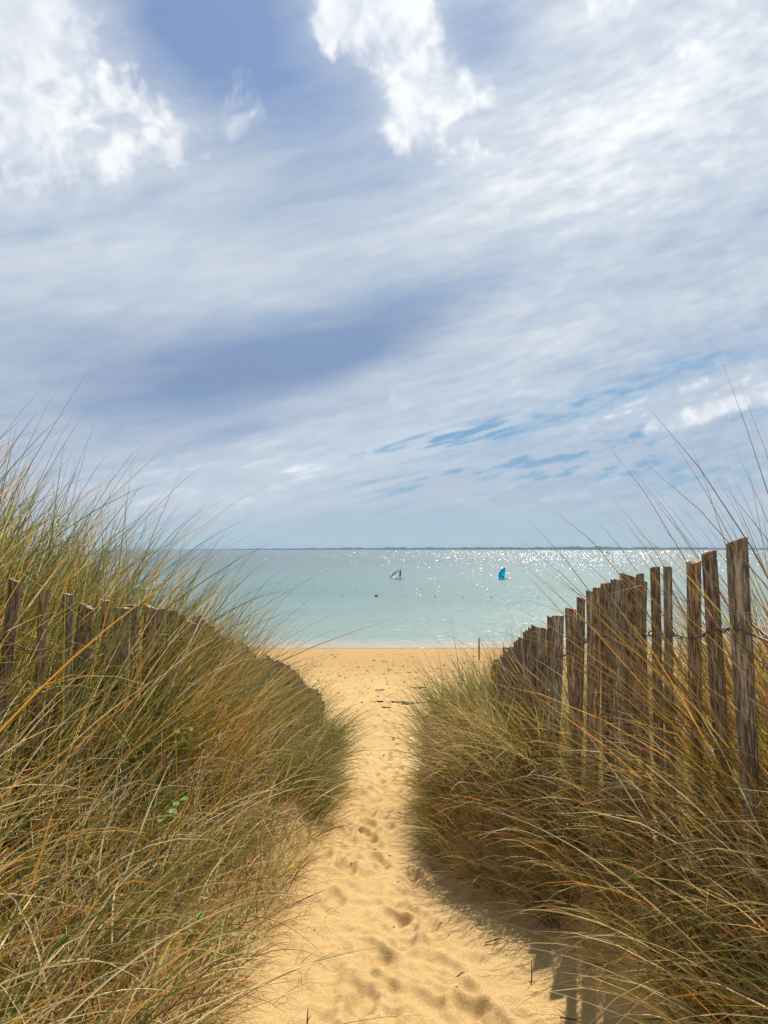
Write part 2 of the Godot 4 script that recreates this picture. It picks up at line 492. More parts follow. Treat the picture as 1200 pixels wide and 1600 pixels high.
# ------------------------------------------------------------------ sea and far shore
func build_sea() -> void:
	var ds := PackedFloat32Array([30.0])
	while ds[-1] < 15000.0:
		ds.append(ds[-1] + maxf(0.5, ds[-1] * 0.03))
	var xs := PackedFloat32Array()
	for i in range(-60, 61):
		xs.append(signf(i) * (absf(i) * 1.2 + pow(absf(i) / 60.0, 6.0) * 12000.0))
	var v := PackedVector3Array()
	var n := PackedVector3Array()
	var c := PackedColorArray()
	var idx := PackedInt32Array()
	for d in ds:
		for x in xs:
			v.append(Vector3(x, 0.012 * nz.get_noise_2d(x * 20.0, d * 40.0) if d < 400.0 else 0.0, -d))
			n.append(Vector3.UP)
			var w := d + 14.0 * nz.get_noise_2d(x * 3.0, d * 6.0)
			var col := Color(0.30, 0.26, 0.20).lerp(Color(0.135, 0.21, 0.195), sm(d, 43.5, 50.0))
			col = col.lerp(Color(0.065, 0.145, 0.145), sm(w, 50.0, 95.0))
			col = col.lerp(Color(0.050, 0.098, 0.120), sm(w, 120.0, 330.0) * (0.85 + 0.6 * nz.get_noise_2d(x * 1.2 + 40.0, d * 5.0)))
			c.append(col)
	var nx := xs.size()
	for j in ds.size() - 1:
		for i in nx - 1:
			var q := j * nx + i
			idx.append_array(PackedInt32Array([q, q + nx, q + 1, q + 1, q + nx, q + nx + 1]))
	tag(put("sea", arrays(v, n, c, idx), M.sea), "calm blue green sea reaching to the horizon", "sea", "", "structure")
	# wavelets: small ridges whose near slopes catch the sun
	var m := begin()
	m.set_smooth_group(1)
	var prof := [Vector2(1.0, -0.03), Vector2(0.45, 0.50), Vector2(-0.05, 0.92), Vector2(-0.3, 1.0), Vector2(-1.0, -0.03)]
	for j in 4:
		for i in 4:
			var w0: float = 1.0 - 0.5 * pow(absf(i / 2.0 - 1.0), 2.0)
			var w1: float = 1.0 - 0.5 * pow(absf((i + 1) / 2.0 - 1.0), 2.0)
			var p0 := Vector3(i / 2.0 - 1.0, prof[j].y * w0, prof[j].x * w0)
			var p1 := Vector3((i + 1) / 2.0 - 1.0, prof[j].y * w1, prof[j].x * w1)
			var q0 := Vector3(i / 2.0 - 1.0, prof[j + 1].y * w0, prof[j + 1].x * w0)
			var q1 := Vector3((i + 1) / 2.0 - 1.0, prof[j + 1].y * w1, prof[j + 1].x * w1)
			for z in [p0, q0, p1, p1, q0, q1]: m.add_vertex(z)
	var mm := MultiMesh.new()
	mm.transform_format = MultiMesh.TRANSFORM_3D
	mm.mesh = done(m)
	var count := 7500
	mm.instance_count = count
	for i in count:
		var yy := r(1.5, 75.0)                         # spread evenly over what one sees of the water
		if rng.randf() < 0.90: yy = 2.0 + absf(rng.randfn(0.0, 15.0))
		var d := EYE * 1155.0 / yy
		var x := d * (r(-0.36, 0.60) if rng.randf() < 0.22 else rng.randfn(0.29, 0.15))
		var sc := d * 0.00066 * r(0.5, 1.3)
		var bs := Basis(Vector3.UP, r(-0.55, 0.75)) * Basis.from_scale(Vector3(sc * r(0.7, 1.6), sc * r(0.12, 0.62), sc))
		mm.set_instance_transform(i, Transform3D(bs, Vector3(x, 0.0, -d)))
	var o := MultiMeshInstance3D.new()
	o.name = numbered("wavelets")
	o.multimesh = mm
	o.material_override = M.crest
	add_child(o)
	tag(o, "small steep wavelets glinting in the sun across the sea", "waves", "", "stuff")
	# thin foam where the sea meets the sand
	var f := begin()
	var last := []
	for i in 221:
		var x := -11.0 + i * 0.1
		var dd := 43.15 + 0.30 * nf.get_noise_2d(x * 14.0, 3.0) + 0.25 * nz.get_noise_2d(x * 30.0, 4.0)
		var wd := maxf(0.02, 0.16 + 0.25 * nf.get_noise_2d(x * 40.0, 8.0))
		var now := [Vector3(x, 0.022, -dd), Vector3(x, 0.035, -dd - wd * 0.5), Vector3(x, 0.020, -dd - wd)]
		if last.size():
			for k in 2:
				for z in [last[k], last[k + 1], now[k], now[k], last[k + 1], now[k + 1]]: f.add_vertex(z)
		last = now
	tag(put("foam_line", done(f), M.foam), "thin white foam line where the sea laps the sand", "foam", "", "stuff")

func build_coast() -> void:
	# low wooded land across the bay: a crowd of crowns on a low rise
	var st := begin()
	var cn := FastNoiseLite.new()
	cn.seed = 77
	cn.frequency = 0.004
	cn.fractal_octaves = 5
	cn.fractal_gain = 0.7
	var rows := [0.0, 30.0, 60.0, 160.0, 400.0]
	var grid := []
	var x := -1900.0
	while x < 6200.0:
		var hill := 24.0 * sm(x, -1900.0, -300.0) * (0.75 + 0.25 * sin(x * 0.0011)) + 4.0 * sm(x, -1900.0, -1500.0)
		var top := hill * (0.80 + 0.55 * cn.get_noise_2d(x * 1.6, 0.0))
		var col := []
		for k in 5:
			var f: float = [0.0, 0.75, 1.0, 0.9, 0.0][k]
			col.append(Vector3(x, maxf(0.0, top * f + (3.0 * cn.get_noise_2d(x * 5.0, k * 90.0) if f > 0.1 else 0.0)) - 0.5, -6000.0 - rows[k] - x * 0.06))
		grid.append(col)
		x += 11.0
	st.set_smooth_group(1)
	for i in grid.size() - 1:
		for k in 4:
			for z in [grid[i][k], grid[i][k + 1], grid[i + 1][k], grid[i + 1][k], grid[i][k + 1], grid[i + 1][k + 1]]: st.add_vertex(z)
	tag(put("far_coast", done(st), M.land), "low wooded coast across the water along the horizon", "coast", "", "structure")

# ------------------------------------------------------------------ fences
func pale_mesh(length: float, width: float, thick: float, seed_: int) -> ArrayMesh:
	# a split chestnut stake: one bark side, flat split faces, a bent axis and a rough sawn top
	var q := RandomNumberGenerator.new()
	q.seed = seed_
	var sides := 9
	var rad := []
	for k in sides:
		var f := TAU * k / sides
		var sx := signf(cos(f)) * pow(absf(cos(f)), 0.65)
		var sz := signf(sin(f)) * pow(absf(sin(f)), 0.8)
		rad.append(Vector2(sx * width * 0.5, sz * thick * 0.5) * q.randf_range(0.84, 1.12))
	var st := begin()
	var rings := 13
	var grid := []
	var ph := q.randf() * TAU
	var bend := q.randf_range(-0.024, 0.024)
	var slope := q.randf_range(-0.22, 0.22)
	for j in rings:
		var t := float(j) / (rings - 1)
		var axis := Vector2((sin(t * 3.0 + ph) - sin(3.0 + ph)) * bend, (cos(t * 2.3 + ph) - cos(2.3 + ph)) * bend * 0.6)
		var taper := lerpf(0.94, 1.05, t) * (1.0 + 0.05 * sin(t * 7.0 + ph))
		var ring := []
		for k in sides:
			var p: Vector2 = rad[k] * taper * (1.0 + 0.05 * sin(t * 11.0 + k * 2.1 + ph))
			var y := t * length
			if j == rings - 1: y += p.x * slope * 2.0 + q.randf_range(-0.003, 0.003)
			ring.append(Vector3(p.x + axis.x, y, p.y + axis.y))
		grid.append(ring)
	var off := q.randf()
	st.set_smooth_group(1)
	for j in rings - 1:
		for k in sides:
			var kk := (k + 1) % sides
			for e in [[j, k, k], [j, kk, k + 1], [j + 1, k, k], [j, kk, k + 1], [j + 1, kk, k + 1], [j + 1, k, k]]:
				st.set_uv(Vector2(float(e[2]) / sides, off + grid[e[0]][e[1]].y * 1.1))
				st.add_vertex(grid[e[0]][e[1]])
	st.set_smooth_group(2)
	var tops: Array = grid[rings - 1]
	var cen := Vector3.ZERO
	for p in tops: cen += p / sides
	for k in sides:
		for z in [cen + Vector3(0, 0.003, 0), tops[k], tops[(k + 1) % sides]]:
			st.set_uv(Vector2(0.5 + z.x * 3.0, off + z.z * 3.0))
			st.add_vertex(z)
	return done(st)

func build_fence(side: int, label: String) -> Node3D:
	# pales: [depth, how far the top lies under the eye, width, lean]
	var list := []
	if side > 0:
		for d in [1.02, 1.13, 1.27, 1.40, 1.52, 1.66]:
			list.append([d, 0.02 + r(-0.03, 0.03), r(0.05, 0.062), r(-0.03, 0.03)])
		for p in [[2.045, 1165, 843, 0.057], [2.23, 1117, 863, 0.052], [2.34, 1093, 877, 0.05], [2.565, 1050, 885, 0.034], [2.70, 1028, 886, 0.037], [2.845, 1006, 896, 0.036],
				[3.16, 966, 905, 0.056], [3.34, 944, 911, 0.062], [3.52, 928, 917, 0.044], [3.70, 912, 923, 0.046], [3.83, 902, 934, 0.04], [4.06, 885, 950, 0.052], [4.33, 867, 961, 0.060], [4.49, 857, 964, 0.05]]:
			list.append([p[0], (p[2] - 858.0) / 1155.0 * p[0], p[3], r(-0.035, 0.05)])
		var d := 4.66
		while d < 6.8:
			list.append([d, (d - 4.3) * 0.265 + 0.385 + r(-0.04, 0.03), r(0.045, 0.065), r(-0.03, 0.05)])
			d += r(0.065, 0.10)
	else:
		for p in [[2.50, 0.04, 0.046], [2.67, 0.11, 0.047], [2.90, 0.165, 0.04], [3.13, 0.19, 0.048], [3.30, 0.25, 0.07], [3.50, 0.24, 0.035], [3.69, 0.29, 0.07], [3.86, 0.29, 0.045], [4.05, 0.31, 0.06], [4.24, 0.34, 0.05], [4.42, 0.36, 0.06]]:
			list.append([p[0], p[1], p[2], r(-0.03, 0.06)])
		for d in [1.5, 1.66, 1.84, 2.02, 2.2, 2.36]:
			list.push_front([d, 0.02 + r(-0.03, 0.03), 0.05, r(-0.03, 0.03)])
		var d := 4.58
		while d < 11.4:
			list.append([d, 0.36 + (d - 4.4) * 0.235 + 0.004 * pow(d - 4.4, 2.0) + r(-0.05, 0.03), r(0.045, 0.075), r(-0.05, 0.05)])
			d += r(0.11, 0.17)
	list.sort_custom(func(p, q): return p[0] < q[0])
	var first: Array = list[0]
	var o := base("fence", Vector3(fence_x(side, first[0]), ground_y(fence_x(side, first[0]), first[0]), -first[0]))
	tag(o, label, "fence", "chestnut fences along the path")
	var k := 0
	for p in list:
		var x := fence_x(side, p[0]) + r(-0.004, 0.004)
		var top: float = EYE - float(p[1])
		var bottom := minf(ground_y(x, p[0]) - 0.30, top - 0.75)
		var m := put("pale", pale_mesh(top - bottom, float(p[2]) * (0.88 if p[0] < 3.2 else 1.10), float(p[2]) * r(0.42, 0.62), 900 + k * 7 + side), M["wood%d" % (k % 3)], o)
		m.position = Vector3(x, bottom, -float(p[0])) - o.position
		m.rotation = Vector3(r(-0.03, 0.03), r(-0.35, 0.35), -float(p[3]) * 0.7 + r(-0.02, 0.02))
		m.position += Vector3(sin(m.rotation.z), 0.0, -sin(m.rotation.x)) * (top - bottom)     # it leans about its wired top
		k += 1
	# stouter round posts
	for p in ([[3.24, 0.125, 0.105]] if side > 0 else [[3.97, 0.30, 0.10], [11.6, 2.36, 0.20], [6.3, 0.86, 0.10]]):
		var x := fence_x(side, p[0]) + 0.085 * side
		var top: float = EYE - float(p[1])
		var bottom := ground_y(x, p[0]) - 0.3
		var m := put("post", pale_mesh(top - bottom, p[2], float(p[2]) * 0.95, 77 + k), M.wood1, o)
		m.position = Vector3(x, bottom, -float(p[0])) - o.position
		k += 1
	# two pairs of twisted wires, crossing between the pales
	for down in [0.235, 0.80]:
		for strand in 2:
			var pts := []
			var rd := []
			for i in list.size():
				var p: Array = list[i]
				var at := Vector3(fence_x(side, p[0]), EYE - float(p[1]) - down + r(-0.008, 0.008), -float(p[0]))
				var face := 1.0 if (i + strand) % 2 == 0 else -1.0
				pts.append(at + Vector3(face * float(p[2]) * 0.42, 0.004 * face, 0.0) - o.position)
				rd.append(0.0031)
				if i < list.size() - 1:
					var e: Array = list[i + 1]
					var to := Vector3(fence_x(side, e[0]), EYE - float(e[1]) - down, -float(e[0]))
					for t in [0.3, 0.42, 0.5, 0.58, 0.7]:
						var w: float = face * lerpf(0.010, -0.010, sm(t, 0.2, 0.8)) * (1.0 if t < 0.45 or t > 0.55 else 0.2)
						pts.append(at.lerp(to, t) + Vector3(w, 0.004 * sin(t * TAU * 2.0 + strand * PI) - 0.006 * sin(t * PI), 0.0) - o.position)
						rd.append(0.0031)
			var st := begin()
			tube(st, pts, rd, 5)
			put("wire", done(st), M.wire, o)
	return o

func fence_x(side: int, d: float) -> float:
	if side > 0: return 1.0 + 0.02 * sin(d * 2.0)
	return -1.30 + 0.22 * sm(d, 4.0, 9.0) + 0.12 * sm(d, 9.0, 12.0) + 0.03 * sin(d * 1.7)

# ------------------------------------------------------------------ grass
class Grass:
	var v := PackedVector3Array()
	var c := PackedColorArray()
	var i := PackedInt32Array()
	# a rolled leaf, folded along its midrib, that bends under its own weight
	func blade(p: Vector3, dir: Vector3, length: float, width: float, root: Color, mid: Color, tip: Color, droop: float, wind: Vector3, turn: float, segs := 6, broken := 99, kink := Vector3.ZERO) -> void:
		var step := length / segs
		var side := dir.cross(Vector3(cos(turn), 0.12, sin(turn))).normalized()
		if side.length() < 0.1: side = Vector3.RIGHT
		var start := v.size()
		for k in segs:
			var t := float(k) / segs
			var w := width * 0.5 * (0.55 + 1.2 * t if t < 0.35 else 0.97) * (1.0 - pow(t, 2.4))
			var mid_out := side.cross(dir) * (w * 0.8)
			v.append(p - side * w)
			v.append(p + mid_out)
			v.append(p + side * w)
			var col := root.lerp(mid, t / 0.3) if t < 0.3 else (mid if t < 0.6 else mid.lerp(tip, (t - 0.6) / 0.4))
			c.append(col)
			c.append(col)
			c.append(col)
			p += dir * step
			var bend := droop * (0.25 + 1.5 * t) / segs
			dir = (dir + Vector3(0, -bend, 0) + wind * (bend * 0.6)).normalized()
			if k == broken: dir = (dir * 0.4 + kink).normalized()
			side = (side - dir * side.dot(dir)).normalized()
		v.append(p)
		c.append(tip)
		for k in segs - 1:
			var q := start + k * 3
			i.append_array(PackedInt32Array([q, q + 1, q + 3, q + 1, q + 4, q + 3, q + 1, q + 2, q + 4, q + 2, q + 5, q + 4]))
		var z := start + (segs - 1) * 3
		i.append_array(PackedInt32Array([z, z + 1, z + 3, z + 1, z + 2, z + 3]))

const GREEN := Color(0.11, 0.16, 0.030)
const BLUEGREEN := Color(0.11, 0.165, 0.07)
const OLIVE := Color(0.29, 0.26, 0.045)
const STRAW := Color(0.60, 0.46, 0.20)
const PALE := Color(0.76, 0.66, 0.44)
const ORANGE := Color(0.62, 0.33, 0.05)
const BROWN := Color(0.20, 0.115, 0.05)
const ROOT := Color(0.105, 0.068, 0.03)

func pick(mix: Array) -> Color:                    # [[colour, share], ...]
	var t := rng.randf()
	for m in mix:
		t -= m[1]
		if t <= 0.0:
			var c: Color = m[0]
			var k := r(0.75, 1.25)
			return Color(c.r * k * r(0.92, 1.08), c.g * k, c.b * k)
	return mix[0][0]

func sow(g: Grass, x: float, d: float, lean: Vector3, len_: float, mix: Array, width := 0.0036, droop := 1.0, spread := 0.35, segs := 6) -> void:
	var y := ground_y(x, d) - 0.01
	lean += Vector3(nz.get_noise_2d(x * 150.0, d * 150.0 + 700.0), 0.0, nz.get_noise_2d(x * 150.0 + 700.0, d * 150.0)) * 0.55    # each tuft leans its own way
	var dir := (Vector3(0, 1, 0) + lean + Vector3(rng.randfn(0.0, spread), 0.0, rng.randfn(0.0, spread))).normalized()
	var c := pick(mix)
	var tip := c.lerp(STRAW, 0.45) if rng.randf() < 0.5 else c.lerp(BROWN, 0.5)
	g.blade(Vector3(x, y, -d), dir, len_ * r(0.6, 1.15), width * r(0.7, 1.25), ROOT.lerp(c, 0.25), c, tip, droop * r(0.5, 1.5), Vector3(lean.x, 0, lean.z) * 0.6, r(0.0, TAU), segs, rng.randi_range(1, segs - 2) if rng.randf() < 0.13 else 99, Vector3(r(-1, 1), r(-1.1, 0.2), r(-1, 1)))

const MIX_LEFT := [[OLIVE, 0.30], [GREEN, 0.32], [BLUEGREEN, 0.05], [STRAW, 0.10], [PALE, 0.08], [ORANGE, 0.07], [BROWN, 0.08]]
const MIX_DRY := [[STRAW, 0.34], [PALE, 0.20], [BROWN, 0.20], [ORANGE, 0.10], [OLIVE, 0.16]]
const MIX_RIGHT := [[OLIVE, 0.26], [GREEN, 0.16], [BROWN, 0.20], [STRAW, 0.20], [PALE, 0.08], [ORANGE, 0.10]]
const MIX_GREEN := [[GREEN, 0.34], [BLUEGREEN, 0.22], [OLIVE, 0.22], [STRAW, 0.12], [PALE, 0.05], [BROWN, 0.05]]
const MIX_GOLD := [[STRAW, 0.34], [ORANGE, 0.16], [OLIVE, 0.22], [PALE, 0.14], [GREEN, 0.08], [BROWN, 0.06]]
const MIX_DARK := [[BROWN, 0.62], [OLIVE, 0.23], [ORANGE, 0.15]]
const MIX_RUST := [[ORANGE, 0.34], [BROWN, 0.30], [STRAW, 0.16], [OLIVE, 0.20]]

func depth_in(a: float, b: float) -> float:         # denser near the eye, as far blades cover less
	var t := rng.randf()
	return a * pow(b / a, t)

func clump_ok(x: float, d: float, keep: float) -> bool:
	return rng.randf() < keep + 0.9 * nf.get_noise_2d(x * 45.0 + 500.0, d * 45.0)

func build_grass() -> void:
	# the left bank between the sand and the fence
	var g := Grass.new()
	var n := 0
	while n < 9800:
		var d := depth_in(0.95, 11.5)
		var u := pow(rng.randf(), 0.8) * 1.15
		var x := left_edge(d) - u
		if not clump_ok(x, d, 0.62): continue
		n += 1
		var edge := 1.0 - sm(u, 0.0, 0.22)
		if d < 1.7 and u < 0.25: continue
		var len_ := lerpf(r(0.38, 0.78), r(0.22, 0.45), edge)
		if rng.randf() < 0.28:                       # stray pale leaves lying across the others
			sow(g, x, d, Vector3(r(-1.0, 1.5), 0.0, r(-0.9, 1.0)), len_ * 1.1, MIX_DRY, 0.0054, 1.5, 0.6, 8)
			continue
		sow(g, x, d, Vector3(r(-0.1, 0.75), 0.0, r(-0.25, 0.3)), len_, MIX_LEFT if rng.randf() < 0.68 else MIX_DRY, 0.0066, 1.1, 0.45)
	for k in 5600:                                   # short dead leaves and thatch near the sand
		var d := depth_in(1.4, 9.5)
		var u := absf(rng.randfn(0.05, 0.22)) - (0.04 if rng.randf() < 0.94 else 0.3)
		sow(g, left_edge(d) - u, d, Vector3(r(-0.3, 1.6), 0.0, r(-0.9, 0.9)), r(0.10, 0.30), MIX_DRY, 0.0024, 1.8, 0.6, 4)
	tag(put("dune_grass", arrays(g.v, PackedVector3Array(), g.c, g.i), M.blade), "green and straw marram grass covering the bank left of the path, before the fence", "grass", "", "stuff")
	# the rise behind the left fence
	g = Grass.new()
	n = 0
	while n < 9500:
		var d := depth_in(1.35, 9.0)
		var x := fence_x(-1, d) - pow(rng.randf(), 1.3) * 2.4 - 0.04
		if not clump_ok(x, d, 0.66): continue
		n += 1
		sow(g, x, d, Vector3(r(-0.1, 0.65), 0.0, r(-0.2, 0.2)), r(0.5, 1.08) * lerpf(0.80, 1.0, sm(d, 2.0, 3.6)), MIX_LEFT, 0.0062, 0.6, 0.30)
	for k in 1900:                                   # taller towards the sea, hiding the far half of the fence
		var d := depth_in(3.3, 9.0)
		sow(g, fence_x(-1, d) - absf(rng.randfn(0.0, 0.28)) - 0.02, d, Vector3(r(-0.05, 0.75), 0.0, r(-0.2, 0.25)), r(0.85, 1.42) * lerpf(1.0, 0.75, sm(d, 5.5, 9.0)), MIX_LEFT, 0.0062, 0.75, 0.26)
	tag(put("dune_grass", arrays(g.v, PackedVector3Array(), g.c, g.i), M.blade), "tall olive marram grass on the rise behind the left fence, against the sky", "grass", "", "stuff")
	# the right bank between the sand and the fence
	g = Grass.new()
	n = 0
	while n < 7500:
		var d := depth_in(1.15, 7.6)
		var u := 0.14 + pow(rng.randf(), 0.8) * 0.45
		var x := right_edge(d) + u
		if d < 3.8 and d > 2.3 and u < 0.13: continue
		if d < 2.2 and x < 0.90: continue
		if not clump_ok(x, d, 0.6): continue
		n += 1
		if rng.randf() < 0.2:
			sow(g, x, d, Vector3(r(-1.4, 0.6), 0.0, r(-0.8, 0.9)), r(0.35, 0.75), MIX_DRY, 0.0050, 1.6, 0.6, 8)
			continue
		sow(g, x, d, Vector3(-r(-0.1, 0.9), 0.0, r(-0.2, 0.4)), r(0.35, 0.75), MIX_RIGHT, 0.0060, 1.25, 0.45)
	for k in 2200:                                   # the turf edge that overhangs the sand
		var d := depth_in(3.7, 7.4)
		sow(g, right_edge(d) + r(0.02, 0.30), d, Vector3(-r(0.1, 1.2), 0.0, r(-0.7, 0.4)), r(0.22, 0.5), MIX_RIGHT, 0.0054, 1.7, 0.45)
	for k in 3000:                                   # fine dead stems hanging down the sand face
		var d := depth_in(3.0, 7.8)
		var x := right_edge(d) + r(0.06, 0.5) * (1.0 if d > 4.2 else 1.3)
		sow(g, x, d, Vector3(-r(0.2, 1.8), -0.5 if rng.randf() < 0.5 else 0.0, r(-0.6, 0.9)), r(0.14, 0.40), MIX_RUST, 0.0034, 2.2, 0.5, 4)
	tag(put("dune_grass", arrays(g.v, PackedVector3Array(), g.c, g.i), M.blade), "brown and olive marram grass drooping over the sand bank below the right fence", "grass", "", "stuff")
	# behind the right fence
	g = Grass.new()
	n = 0
	while n < 6000:
		var d := depth_in(1.3, 9.5)
		var x := 1.07 + pow(rng.randf(), 1.5) * 2.4
		if not clump_ok(x, d, 0.66) or (d > 2.5 and d < 4.3 and x < 1.7 and rng.randf() < 0.75): continue
		n += 1
		sow(g, x, d, Vector3(r(-0.35, 0.15), 0.0, r(-0.2, 0.2)), r(0.5, 0.95), MIX_GOLD, 0.0060, 0.6, 0.28)
	tag(put("dune_grass", arrays(g.v, PackedVector3Array(), g.c, g.i), M.blade), "golden marram grass seen between the pales behind the right fence", "grass", "", "stuff")
	# tussocks that stand out by themselves
	tussock(0.94, 7.0, 0.46, 1500, [-0.7, 0.5], [0.6, 1.05], MIX_GREEN, "round green marram tussock at the far end of the right fence", 1.0)
	tussock(0.62, 5.75, 0.24, 1300, [-0.9, 0.25], [0.28, 0.52], MIX_RIGHT, "low dark tussock overhanging the sand beside the burrow", 1.5)
	tussock(-0.94, 8.0, 0.36, 1500, [-0.1, 0.75], [0.5, 1.0], MIX_GREEN, "green marram tussock leaning over the sand at the left edge of the beach opening", 1.1)
	tussock(-0.80, 6.2, 0.28, 1100, [0.1, 0.85], [0.35, 0.60], MIX_GREEN, "blue green tussock bulging over the left side of the narrowest sand", 1.4)
	tussock(-1.30, 4.5, 0.28, 520, [0.0, 0.8], [0.8, 1.15], MIX_RUST, "rust brown marram tussock rising over the middle of the left fence", 0.8)
	tussock(-1.75, 3.1, 0.40, 800, [-0.1, 0.5], [0.8, 1.12], MIX_LEFT, "tallest olive marram tussock at the left picture edge above the fence", 0.5)
	tussock(1.40, 2.25, 0.24, 460, [-0.42, 0.2], [0.9, 1.45], MIX_DARK, "tall sparse brown marram tussock behind the nearest right pale", 0.7)
	tussock(1.12, 1.62, 0.12, 420, [-0.75, 0.1], [0.4, 0.75], MIX_GREEN, "green marram tussock in the bottom right corner below the fence", 1.2)
	build_long_blades()
	build_stalks()

func tussock(x: float, d: float, rad: float, count: int, lean: Array, lens: Array, mix: Array, label: String, droop: float) -> void:
	var g := Grass.new()
	for k in count:
		var a := rng.randf() * TAU
		var q := sqrt(rng.randf()) * rad
		var px := x + cos(a) * q
		var pd := d + sin(a) * q * 1.2
		sow(g, px, pd, Vector3(lerpf(lean[0], lean[1], 0.5 + 0.5 * cos(a) * q / rad * 0.7 + r(-0.2, 0.2)), 0.0, -sin(a) * 0.35 * q / rad + r(-0.1, 0.1)), r(lens[0], lens[1]), mix, 0.0056, droop, 0.28)
	var at := Vector3(x, ground_y(x, d), -d)
	for k in g.v.size(): g.v[k] -= at
	var o := base("marram_tussock", at)
	tag(o, label, "grass tussock", "marram tussocks along the path")
	tag(put("blades", arrays(g.v, PackedVector3Array(), g.c, g.i), M.blade, o), "", "", "", "stuff")

func long_tussock(at: Vector3, label: String, list: Array) -> void:
	# [direction, length, width, colour, droop]
	var o := base("marram_tussock", at)
	tag(o, label, "grass tussock", "marram tussocks along the path")
	for b in list:
		var g := Grass.new()
		var c: Color = b[3]
		g.blade(Vector3(r(-0.03, 0.03), 0, r(-0.03, 0.03)), (b[0] as Vector3).normalized(), b[1], b[2], c.lerp(ROOT, 0.4), c, c.lerp(STRAW, 0.4), b[4], Vector3(signf((b[0] as Vector3).x) * 0.4, 0, 0), r(0.0, TAU), 18)
		put("blade", arrays(g.v, PackedVector3Array(), g.c, g.i), M.blade, o)

func build_long_blades() -> void:
	# long leaves close to the eye, arching into the picture from either side
	long_tussock(Vector3(-0.78, ground_y(-0.78, 1.5) + 0.05, -1.5), "long straw and green blades arching over the sand at bottom left", [
		[Vector3(1.0, 0.60, -0.25), 1.00, 0.0050, GREEN, 0.75], [Vector3(1.0, 0.42, -0.10), 0.90, 0.0050, OLIVE, 0.60], [Vector3(1.0, 0.28, 0.05), 0.80, 0.0045, GREEN, 0.42],
		[Vector3(0.9, 0.9, -0.4), 1.00, 0.0050, PALE, 1.15], [Vector3(0.8, 1.0, 0.1), 0.95, 0.0055, STRAW, 1.45], [Vector3(1.0, 0.2, -0.3), 0.75, 0.0040, ORANGE, 0.35],
		[Vector3(0.7, 1.0, -0.5), 0.95, 0.0045, STRAW, 1.2], [Vector3(1.0, 0.75, -0.6), 1.05, 0.0045, OLIVE, 0.9]])
	long_tussock(Vector3(-0.86, ground_y(-0.86, 1.15), -1.15), "pale bowed blades crossing the near left corner", [
		[Vector3(0.55, 1.0, -0.3), 0.95, 0.0060, PALE, 1.2], [Vector3(0.65, 0.9, -0.15), 1.0, 0.0060, STRAW, 1.3], [Vector3(0.35, 1.0, -0.2), 0.8, 0.0050, PALE, 1.7],
		[Vector3(0.8, 0.7, -0.5), 0.95, 0.0060, OLIVE, 0.8], [Vector3(0.6, 0.9, -0.6), 0.9, 0.0055, GREEN, 0.9], [Vector3(0.5, 1.0, 0.0), 0.85, 0.0055, ORANGE, 0.4], [Vector3(0.9, 0.6, -0.2), 0.9, 0.0050, PALE, 0.9]])
	long_tussock(Vector3(-1.15, ground_y(-1.15, 1.3), -1.3), "tall brown blades reaching into the sky at the left picture edge", [
		[Vector3(0.30, 1.0, -0.15), 1.62, 0.0064, BROWN, 0.35], [Vector3(0.42, 1.0, -0.1), 1.55, 0.0064, STRAW, 0.55], [Vector3(0.5, 1.0, -0.35), 1.55, 0.0064, BROWN, 0.5],
		[Vector3(0.25, 1.0, -0.3), 1.60, 0.0060, OLIVE, 0.3], [Vector3(0.55, 1.0, 0.0), 1.5, 0.0064, ORANGE, 0.8], [Vector3(0.15, 1.0, 0.0), 1.4, 0.0058, BROWN, 0.9], [Vector3(0.8, 1.0, -0.1), 1.55, 0.0064, BROWN, 0.75], [Vector3(0.7, 1.0, -0.4), 1.6, 0.0060, BROWN, 0.6]])
	long_tussock(Vector3(1.02, ground_y(1.02, 1.7), -1.7), "long green and tan blades sweeping left over the sand at bottom right", [
		[Vector3(-1.0, 0.75, -0.2), 1.05, 0.0050, GREEN, 0.75], [Vector3(-1.0, 0.50, -0.15), 0.95, 0.0045, OLIVE, 0.55], [Vector3(-1.0, 0.35, 0.1), 0.80, 0.0045, GREEN, 0.55],
		[Vector3(-0.8, 1.0, -0.5), 1.10, 0.0045, STRAW, 0.9], [Vector3(-0.7, 1.0, -0.7), 1.15, 0.0045, GREEN, 0.75], [Vector3(-0.9, 0.9, -0.6), 0.95, 0.0040, PALE, 1.3],
		[Vector3(-1.0, 0.25, 0.25), 0.8, 0.0040, OLIVE, 0.45], [Vector3(-0.6, 1.0, 0.0), 0.8, 0.0042, STRAW, 1.5], [Vector3(-1.0, 0.6, -0.5), 0.9, 0.0040, PALE, 0.8]])
	long_tussock(Vector3(1.25, ground_y(1.25, 2.5), -2.5), "thin arching stems bowing left over the tops of the right fence", [
		[Vector3(-0.3, 1.0, 0.0), 1.2, 0.0036, BROWN, 0.9], [Vector3(-0.28, 1.0, 0.05), 1.2, 0.0036, STRAW, 1.0], [Vector3(-0.2, 1.0, -0.1), 1.15, 0.0034, BROWN, 0.8],
		[Vector3(0.0, 1.0, 0.1), 1.25, 0.0034, BROWN, 0.4], [Vector3(-0.3, 1.0, 0.2), 1.1, 0.0034, OLIVE, 1.3], [Vector3(0.12, 1.0, 0.0), 1.3, 0.0034, BROWN, 0.3]])

